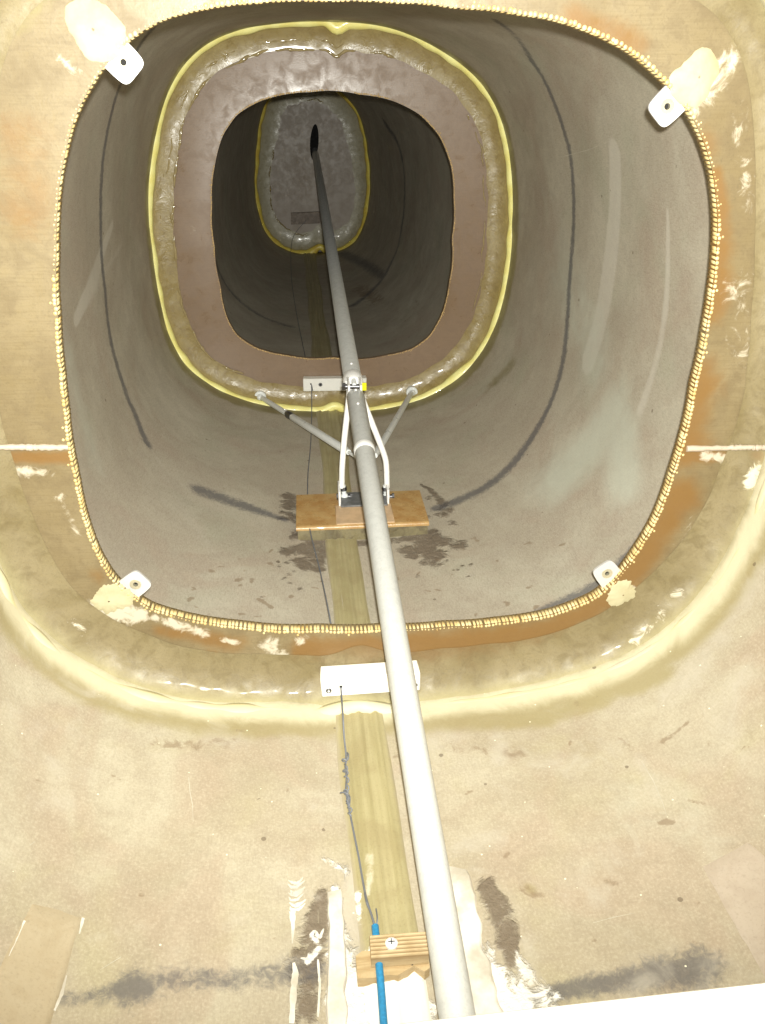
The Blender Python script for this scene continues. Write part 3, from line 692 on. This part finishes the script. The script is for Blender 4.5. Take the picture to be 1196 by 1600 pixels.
def tab(c_px, base_px, wpx, lab):
    Yt = PA+.0045
    c = on_y(*c_px, Yt); b = on_y(*base_px, Yt); d = c-b; Lb = np.linalg.norm(d); d /= Lb; e = np.array([d[2], 0, -d[0]])
    hw = wpx*depth(c)/F/2
    f = lambda s, t, y: c+d*s+e*t+np.array([0, y, 0])
    outl = []; cx, r = hw*.98, hw*.42
    a_ = np.linspace(0, 2*math.pi, 64, endpoint=False)
    for q in a_:                                     # rounded square at the tip, square at the base
        co, si = math.cos(q), math.sin(q); n = 5.0 if co > 0 else 30
        k = (abs(co)**n+abs(si)**n)**(-1/n); s = k*co; t = k*si
        s = s*cx if s > 0 else s*(Lb+.008)
        outl.append((s, t*hw*(1-.07*max(0, s)/cx)))
    ins = [(hw*.26*math.cos(q), hw*.26*math.sin(q)) for q in a_]
    mb = MB(); ring_prism(mb, outl, ins, f, 0, .0026)
    tb = partA(mb.build('mounting_tab', MAT['tab'], rootA)); tb['label'] = lab
    nm = MB(); o1 = [(hw*.44*math.cos(q), hw*.44*math.sin(q)) for q in a_]; i1 = [(hw*.19*math.cos(q)+hw*.02, hw*.19*math.sin(q)) for q in a_]
    ring_prism(nm, o1, i1, f, -.0006, .006)
    nt = nm.build('rivet_nut', MAT['tab_nut'], tb); nt.matrix_parent_inverse = tb.matrix_world.inverted() if False else Matrix.Identity(4)
    dm = MB(); dm.cyl(f(0, 0, .0035), f(0, 0, .006), hw*.24, 24); dk = dm.build('thread_hole', MAT['dark'], nt)
    return tb
MAT['tab_nut'] = mat_metal('brass_nut', (.62, .58, .44), .35, .2, .7)
for t in (((193,97),(180,84),52,'aluminium tab at the upper left of the opening'), ((1043,166),(1057,152),50,'aluminium tab at the upper right of the opening'),
          ((212,913),(199,923),40,'aluminium tab at the lower left of the opening'), ((949,896),(960,911),38,'aluminium tab at the lower right of the opening')): tab(*t)

# ------------------------------------------------------------------ white cable guides
def guide(px, Yf_, th, label, screws, mat, hole=None):
    a = [on_y(u, v, Yf_) for u, v in px]; c = sum(a)/4
    root = empty('cable_guide', c+np.array([0, th, 0])); tag(root, label, 'cable guide', 'plastic cable guides on the bulkheads')
    inv = Matrix.Translation(-root.location)
    ax = (a[1]+a[2]-a[0]-a[3])/4; az = (a[0]+a[1]-a[2]-a[3])/4
    mb = MB(); mb.box(c+np.array([0, th/2, 0]), ax, (0, th/2, 0), az, .0012)
    bl = mb.build('guide_body', mat, root); bl.matrix_parent_inverse = inv
    for (u, v, r) in screws:
        q = on_y(u, v, Yf_); rr = r*depth(q)/F
        m = MB(); m.cyl(q+np.array([0, .001, 0]), q-np.array([0, .0012, 0]), rr, 20, .0004); s = m.build('screw', MAT['dsteel'], root); s.matrix_parent_inverse = inv
        m = MB(); m.cyl(q-np.array([0, .001, 0]), q-np.array([0, .0016, 0]), rr*.45, 6); m.build('screw_socket', MAT['alu2'] if r > 3.5 else MAT['dark'], s)
    if hole:
        q = on_y(*hole, Yf_); m = MB(); m.cyl(q+np.array([0, .001, 0]), q-np.array([0, .0005, 0]), .0017, 16); h = m.build('wire_hole', MAT['dark'], root); h.matrix_parent_inverse = inv
    return root
GA = PA-.028; GB = PB-.024
guide([(502,1063),(656,1051),(658,1080),(502,1089)], GA, .024, 'bright white plastic bar on the lower edge of the nearest bulkhead, a wire leaving it', [(514,1079,4.5),(650,1070,3)], MAT['nylon'], (533,1073))
guide([(474,592),(573,591),(573,610),(474,612)], GB, .020, 'dull white plastic bar on the middle bulkhead, just behind the clevis of the push rod', [(501,601,3)], MAT['nylon'], (486,600))
guide([(455,333),(500,331),(500,349),(455,351)], PC-.02, .02, 'small dark brown bar low on the farthest bulkhead', [], MAT['brownb'])

# ------------------------------------------------------------------ push rod
P1 = on_y(554, 608, 1.13); P2 = on_y(606, 925, PA)
dF = (P2-P1)/np.linalg.norm(P2-P1)
P0 = P1+dF*1.06
R2 = on_y(492.5, 236, PC+.1); dR = (R2-P1)/np.linalg.norm(R2-P1)
rod = empty('push_rod', P1); tag(rod, 'long dull aluminium control tube running down the middle of the tail tube', 'push rod')
invr = Matrix.Translation(-rod.location)
def rp(o): o.matrix_parent_inverse = invr; return o
rr = .0128
m = MB(); m.tube([P1+dF*.018, P1+dF*.020, P0], [rr*.93, rr, rr], 48); ft = rp(m.build('front_tube', MAT['alu'], rod))
col_c = P1+dF*.150
# collar where the fuller tube begins, found on the rod near photo row 690
m = MB(); m.tube([col_c-dF*.006, col_c-dF*.003, col_c+dF*.004, col_c+dF*.006], [rr*1.01, rr*1.09, rr*1.09, rr*1.01], 48); rp(m.build('collar', MAT['alu2'], rod))
J = P1+dR*.012
m = MB(); m.tube([J+dR*.012, J+dR*.014, R2], [.0130, .0135, .0135], 40); rp(m.build('rear_tube', MAT['alu'], rod))
m = MB(); m.tube([J+dR*.004, J+dR*.008, J+dR*.028, J+dR*.032], [.0125, .0148, .0148, .0138], 40); rp(m.build('end_ring', MAT['alu2'], rod))
upv = np.cross(rt, dR); upv /= np.linalg.norm(upv)
if upv[2] < 0: upv = -upv
for s in (-1, 1):
    m = MB(); m.box(P1+rt*s*.0085-dR*.002+upv*.004, rt*.0016, dR*.017, upv*.009, .0006); rp(m.build('fork_lug', MAT['alu2'], rod))
m = MB(); m.cyl(P1-rt*.017+upv*.004, P1+rt*.0165+upv*.004, .0036, 16, .0006); m.cyl(P1-rt*.0175+upv*.004, P1-rt*.0125+upv*.004, .0058, 6); rp(m.build('pivot_bolt', MAT['dsteel'], rod))
m = MB(); m.cyl(P1+rt*.0115+upv*.004, P1+rt*.0175+upv*.004, .0062, 6); yl = rp(m.build('lock_nut', MAT['yellow'], rod)); yl['label'] = 'yellow marked lock nut'
m = MB(); m.cyl(P1-dR*.002+upv*.006, P1+dR*.03+upv*.0095, .0034, 16, .001); rp(m.build('eye_shank', MAT['steel'], rod))
for q in [P1+dF*t+upv*rr*.98 for t in (.025, .06)]+[J+dR*.055+upv*.0133]:
    m = MB(); m.ball(q, .0022, 10, 6); rp(m.build('rivet', MAT['alu2'], rod))

# ------------------------------------------------------------------ wooden block with bracket
zt = .025
B0, B1 = on_z(463, 818, zt), on_z(673, 822, zt); B2, B3 = on_z(668, 768, zt), on_z(466, 769, zt)
bc = (B0+B1+B2+B3)/4
blk = empty('mounting_block', (bc[0], bc[1], 0)); tag(blk, 'orange brown resin coated block bonded to the floor, carrying a grey bracket', 'block')
invb = Matrix.Translation(-blk.location)
def bp(o): o.matrix_parent_inverse = invb; return o
fr_y = (B0[1]+B1[1])/2; bk_y = (B2[1]+B3[1])/2; xl = B0[0]; xr = B1[0]
def plank(mb, xs, y0, y1, ztop, zbot, rad):
    prof = [(y0, zbot), (y0, ztop-rad)]+[(y0+rad*(1-math.cos(a)), ztop-rad*(1-math.sin(a))) for a in np.linspace(0, math.pi/2, 6)[1:]]+[(y1-rad*.4, ztop), (y1, ztop-rad*.4), (y1, zbot)]
    n = len(prof); vs = [(x, y, z) for x in xs for y, z in prof]; fs = []
    for i in range(len(xs)-1):
        for k in range(n): fs.append((i*n+k, i*n+(k+1) % n, (i+1)*n+(k+1) % n, (i+1)*n+k))
    fs += [tuple(range(n)), tuple(range((len(xs)-1)*n, len(xs)*n))]
    mb.add(vs, fs)
m = MB(); plank(m, np.linspace(xl, xr, 8), fr_y, bk_y, zt, zt-.0062, .005); bp(m.build('block_top', MAT['block'], blk))
m = MB(); plank(m, np.linspace(xl+.002, xr-.002, 8), fr_y+.001, bk_y-.003, zt-.006, -.012, .001); bp(m.build('block_skirt', MAT['skirt'], blk))
for p_ in (0,):
    me_ = bpy.data.objects['block_skirt'].data
    attr(me_, 'chalk_pale', np.zeros(len(me_.vertices))); attr(me_, 'edge', np.zeros(len(me_.vertices)))
bl, br = on_z(525, 806, zt), on_z(615, 806, zt); bb = on_z(570, 772, zt)[1]
m = MB(); m.box(((bl[0]+br[0])/2, fr_y+.034, zt+.0006), ((br[0]-bl[0])/2, 0, 0), (0, .031, 0), (0, 0, .0012), .0006); bp(m.build('bond_layer', MAT['blockpale'], blk))
xl_, xr_ = on_z(533, 790, zt+.01)[0], on_z(608, 790, zt+.01)[0]
pc = ((xl_+xr_)/2, (on_z(570,797,zt)[1]+bb)/2+.004, zt+.0032)
m = MB(); m.box(pc, ((xr_-xl_)/2, 0, 0), (0, .024, 0), (0, 0, .0016), .0006); brk = bp(m.build('bracket_plate', MAT['plate'], blk))
LZ = zt+.024
for x in (xl_-.001, xr_+.001):
    m = MB(); m.box((x, pc[1]+.002, zt+.014), (.0018, 0, 0), (0, .021, 0), (0, 0, .0125), .0007); m.build('bracket_lug', MAT['alu2'], brk).matrix_parent_inverse = Matrix.Identity(4)

# ------------------------------------------------------------------ white idler fork
Ypv = pc[1]+.010
idl = empty('idler_fork', ((xl_+xr_)/2, Ypv, zt+.02)); tag(idl, 'bent white enamelled two-legged fork rising from the grey bracket to the control tube', 'fork')
invi = Matrix.Translation(-idl.location)
def ip(o): o.matrix_parent_inverse = invi; return o
def spl(pts, n=10):
    pts = [np.array(p) for p in pts]; P = [pts[0]]+pts+[pts[-1]]; out = []
    for i in range(1, len(P)-2):
        for t in np.linspace(0, 1, n, endpoint=False):
            a, b, c, d = P[i-1], P[i], P[i+1], P[i+2]
            out.append(.5*((2*b)+(c-a)*t+(2*a-5*b+4*c-d)*t*t+(3*b-a-3*c+d)*t**3))
    out.append(pts[-1]); return out
def yz(u, v, f): return on_y(u, v, Ypv+(1.135-Ypv)*f)
armL = [yz(534.5,761,0), yz(535,730,.2), yz(538,690,.4), yz(543,645,.7), yz(547,612,1)]
armR = [yz(605,761,0), yz(604,728,.2), yz(601,712,.3), yz(593,690,.45), yz(577,650,.7), yz(562,612,1)]
for A in (armL, armR):
    m = MB(); m.tube(spl(A), .0046, 16); ip(m.build('fork_leg', MAT['whitep'], idl))
for u in (538.5, 604):
    q = on_y(u, 776, Ypv); t_ = on_y(u-2, 758, Ypv)
    m = MB(); m.ball(q, .0065, 16, 10); m.cyl(q, t_, .0038, 12); e_ = ip(m.build('rod_end', MAT['steel'], idl))
    m = MB(); m.cyl(q-np.array([.011, 0, 0]), q+np.array([.011, 0, 0]), .0035, 12); m.cyl(q-np.array([.0125, 0, 0]), q-np.array([.009, 0, 0]), .0058, 6); m.cyl(q+np.array([.0125, 0, 0]), q+np.array([.009, 0, 0]), .0058, 6)
    m.build('pivot_bolt', MAT['dsteel'], e_)
    m = MB(); m.cyl(q+(t_-q)*.55, q+(t_-q)*.85, .0052, 6); m.build('jam_nut', MAT['dsteel'], e_)

# ------------------------------------------------------------------ zinc struts
def strut(a_px, b, label, sleeve):
    a = on_y(*a_px, PB-.014); b = np.array(b)
    root = empty('support_strut', a); tag(root, label, 'strut', 'zinc plated struts under the control tube'); inv = Matrix.Translation(-root.location)
    d = b-a; L = np.linalg.norm(d); d /= L
    def sp(o): o.matrix_parent_inverse = inv; return o
    def tb(p): return a+d*L*p
    if sleeve:
        m = MB(); m.tube([tb(.03), tb(.36)], .0052, 20); sp(m.build('rod', MAT['steel'], root))
        m = MB(); m.tube([tb(.33), tb(.35), tb(.37), tb(.39)], [.005, .0072, .0072, .006], 20); sp(m.build('coupling', MAT['dsteel'], root))
        m = MB(); m.tube([tb(.385), tb(.40), tb(.90), tb(.925)], [.0045, .0068, .0068, .0045], 24); sp(m.build('sleeve', MAT['steel'], root))
        m = MB(); m.tube([tb(.92), tb(1)], .0028, 12); m.ball(tb(1), .0045, 12, 8); sp(m.build('rod_tip', MAT['steel'], root))
    else:
        m = MB(); m.tube([tb(.02), tb(.05), tb(.95), tb(1)], [.0048, .0056, .0060, .0045], 24); sp(m.build('rod', MAT['steel'], root))
    m = MB(); m.cyl(a+np.array([0, .012, 0]), a+np.array([0, -.002, 0]), .0125, 28, .001); w = sp(m.build('washer', MAT['steel'], root))
    m = MB(); m.ball(a-np.array([0, .004, 0]), .0072, 14, 8); m.build('bolt_head', MAT['steel'], w)
def rod_under(v, off):
    # a point of the front tube seen near photo row v, moved under it
    best = min((P1+dF*s for s in np.linspace(0, 1, 800)), key=lambda p: abs(H/2-F*np.dot(p-CAM, up)/depth(p)-v))
    return best+off
strut((407,620), on_y(560,716,1.20), 'silver strut with a dark coupling midway, left of the control tube', True)
strut((644,613), on_y(586,712,1.20), 'plain silver strut without a coupling, right of the control tube', False)

# ------------------------------------------------------------------ blue hose, clamp, cable
zb = lambda u, v, z: on_z(u, v, z)
cl = empty('wooden_clamp', zb(612, 1475, 0)); tag(cl, 'ribbed pale wooden clamp screwed down over the blue hose', 'clamp'); invc = Matrix.Translation(-cl.location)
a, b, c, d = zb(578,1460,.021), zb(668,1453,.021), zb(668,1490,.021), zb(580,1496,.021)
ctr = (a+b+c+d)/4; ax = (b+c-a-d)/4; ay = (a+b-c-d)/4
ex = ax/np.linalg.norm(ax); ey = np.cross([0, 0, 1], ex); ly = np.linalg.norm(ay); lx = np.linalg.norm(ax)
m = MB(); n = 91; prof = []
for i in range(n):
    t = -1+2*i/(n-1); prof.append((t*ly, -.0030*(.5+.5*math.cos((t+1)*math.pi*6.0))**2 if i not in (0, n-1) else -.002))
prof = [(-ly, -.013)]+prof+[(ly, -.013)]
vs = [ctr+ex*s*lx+ey*p+np.array([0, 0, q]) for s in (-1, -.33, .33, 1) for p, q in prof]; k = len(prof); fs = []
for i in range(3):
    for j in range(k): fs.append((i*k+j, i*k+(j+1) % k, (i+1)*k+(j+1) % k, (i+1)*k+j))
fs += [tuple(range(k)), tuple(range(3*k, 4*k))]
m.add(vs, fs); o = m.build('ribbed_bar', mat_ply(), cl); o.matrix_parent_inverse = invc
attr(o.data, 'ply_shade', [max(0, -(np.array(v.co)[2]-ctr[2]))/.003 if abs(v.co[2]-ctr[2]) < .004 else .3 for v in o.data.vertices])
q = zb(612, 1474, .021)
m = MB(); m.tube([q-np.array([0, 0, .002]), q+np.array([0, 0, .0008]), q+np.array([0, 0, .0022])], [.0048, .0048, .003], 20); s = m.build('screw', MAT['alu2'], cl); s.matrix_parent_inverse = invc
m = MB()
for e1, e2 in ((ex, ey), (ey, ex)): m.box(q+np.array([0, 0, .0021]), e1*.0026, e2*.0005, (0, 0, .0004))
m.build('screw_slot', MAT['plate'], s)
base_px = [(556,1494),(566,1486),(668,1484),(672,1512),(664,1518),(648,1509),(640,1513),(622,1524),(606,1523),(585,1528),(559,1529)]
top = [zb(u, v, .0085) for u, v in base_px]; bot = [p-np.array([0, 0, .010]) for p in top]; n = len(top)
m = MB(); m.add(top+bot, [tuple(range(n)), tuple(range(n, 2*n))[::-1]]+[(i, (i+1) % n, n+(i+1) % n, n+i) for i in range(n)]); o = m.build('base_plate', MAT['wood'], cl, False); o.matrix_parent_inverse = invc
q = zb(644, 1502, .009)
m = MB(); m.box(q, ex*.0007, ey*.003, (0, 0, .0004)); o = m.build('nail_slit', MAT['dark'], cl); o.matrix_parent_inverse = invc
hose = MB(); hr = .0029
hp = [zb(586.5,1447,.012), zb(588,1462,.0125), zb(590.5,1480,.0125), zb(592,1500,.0125), zb(596,1545,.011), zb(600,1600,.010), zb(606,1680,.010), zb(612,1800,.010)]
hose.tube(spl(hp, 6), hr, 20); ho = hose.build('blue_hose', MAT['blue']); tag(ho, 'bright blue plastic hose running under the ribbed wooden clamp', 'hose')
knot = [(543,1250),(541,1232),(542,1215),(540,1198),(541,1180)]
w = [zb(586.5,1449,.013), zb(581,1430,.013), zb(573,1405,.012), zb(567,1375,.010), zb(561,1340,.009), zb(553,1300,.009), zb(547,1270,.010)]+[zb(u, v, .014) for u, v in knot]+[zb(538,1150,.022), zb(536,1115,.035), on_y(533,1074,GA), on_y(532,1066,PA+.02)]
gpt = on_y(533, 1074, GA)
w += [zb(517,972,.040), zb(500,890,.026), zb(484,824,.0215), zb(481,769,.0215), zb(482,735,.016), zb(486,690,.016), zb(487.5,640,.025), on_y(487,602,GB), on_y(486,598,PB+.02), zb(462,480,.03), zb(455,420,.03), on_y(458,372,PC-.1), on_y(478,345,PC-.02)]
wm = MB(); wm.tube(spl(w, 8), .0009, 8)
cab = empty('steel_wire', w[0]); tag(cab, 'thin grey wire with a tangled knot running from the blue hose through both white bars', 'wire'); invw = Matrix.Translation(-cab.location)
o = wm.build('strand', MAT['wire'], cab); o.matrix_parent_inverse = invw
kn = MB()
pts = spl([zb(u, v, .015) for u, v in [(548,1275),(545,1258)]+knot], 40); T = []
for i, p in enumerate(pts):
    t = i/len(pts); rad = .0008+.0026*abs(mnoise.noise(Vector((t*7, 1, 2)))); th_ = t*70+5*mnoise.noise(Vector((t*9, 5, 2))); T.append(p+rad*(math.cos(th_)*rt+math.sin(th_)*np.array([0, .2, 1]))+rt*.0022*mnoise.noise(Vector((t*16, 9, 4))))
kn.tube(T, .0007, 6)
def strand_end(pts, r):
    m = MB(); m.tube(spl(pts, 6), r, 6); e = m.build('loose_strand', MAT['wire'], cab); e.matrix_parent_inverse = invw
strand_end([zb(532,1239,.016), zb(537,1238,.019), zb(544,1241,.019), zb(547,1247,.014), zb(546,1262,.012)], .0008)
strand_end([zb(541,1190,.016), zb(545,1180,.018), zb(543,1176,.016)], .0007)
strand_end([zb(570,1395,.012), zb(573,1410,.016), zb(577,1420,.013)], .0007)
strand_end([zb(588,1448,.012), zb(590,1435,.015), zb(588,1420,.011)], .0006)
o = kn.build('knot', MAT['wire'], cab); o.matrix_parent_inverse = invw

# ------------------------------------------------------------------ white board in the foreground
zB = .20
e1, e2 = zb(560, 1604, zB), zb(1330, 1517, zB); ed = (e2-e1)/np.linalg.norm(e2-e1); en = np.array([ed[1], -ed[0], 0])
m = MB(); L = np.linalg.norm(e2-e1)*.5; cc = (e1+e2)/2+en*.07; m.box(cc-np.array([0, 0, .006]), ed*(L+.0), en*.07, (0, 0, .006), .0015)
bo = m.build('white_board', MAT['board']); tag(bo, 'plain white board whose straight edge crosses the lower right foreground', 'board')

# ------------------------------------------------------------------ light: the phone's flash beside the lens, a trace of ambient
ld = bpy.data.lights.new('phone_flash', 'SPOT'); ld.energy = 92.0; ld.shadow_soft_size = .006; ld.color = (1, .992, .92)
ld.spot_size = math.radians(127); ld.spot_blend = 1.0
lo = bpy.data.objects.new('phone_flash', ld); COL.objects.link(lo)
lo.location = Vector(CAM+rt*.008+up*.015-fw*.012)
aim = Vector(ray(548, 430)); lo.rotation_euler = aim.to_track_quat('-Z', 'Y').to_euler()
wd = bpy.data.worlds.new('World'); sc.world = wd; wd.use_nodes = True
bg = wd.node_tree.nodes['Background']; bg.inputs[0].default_value = (.9, .95, 1, 1); bg.inputs[1].default_value = .05
sc.view_settings.view_transform = 'Standard'; sc.view_settings.look = 'None'; sc.view_settings.exposure = 0; sc.view_settings.gamma = 1
try: sc.view_settings.use_curve_mapping = False
except Exception: pass
sc.render.engine = 'CYCLES'
sc.cycles.max_bounces = 5; sc.cycles.diffuse_bounces = 4; sc.cycles.glossy_bounces = 2; sc.cycles.use_adaptive_sampling = True
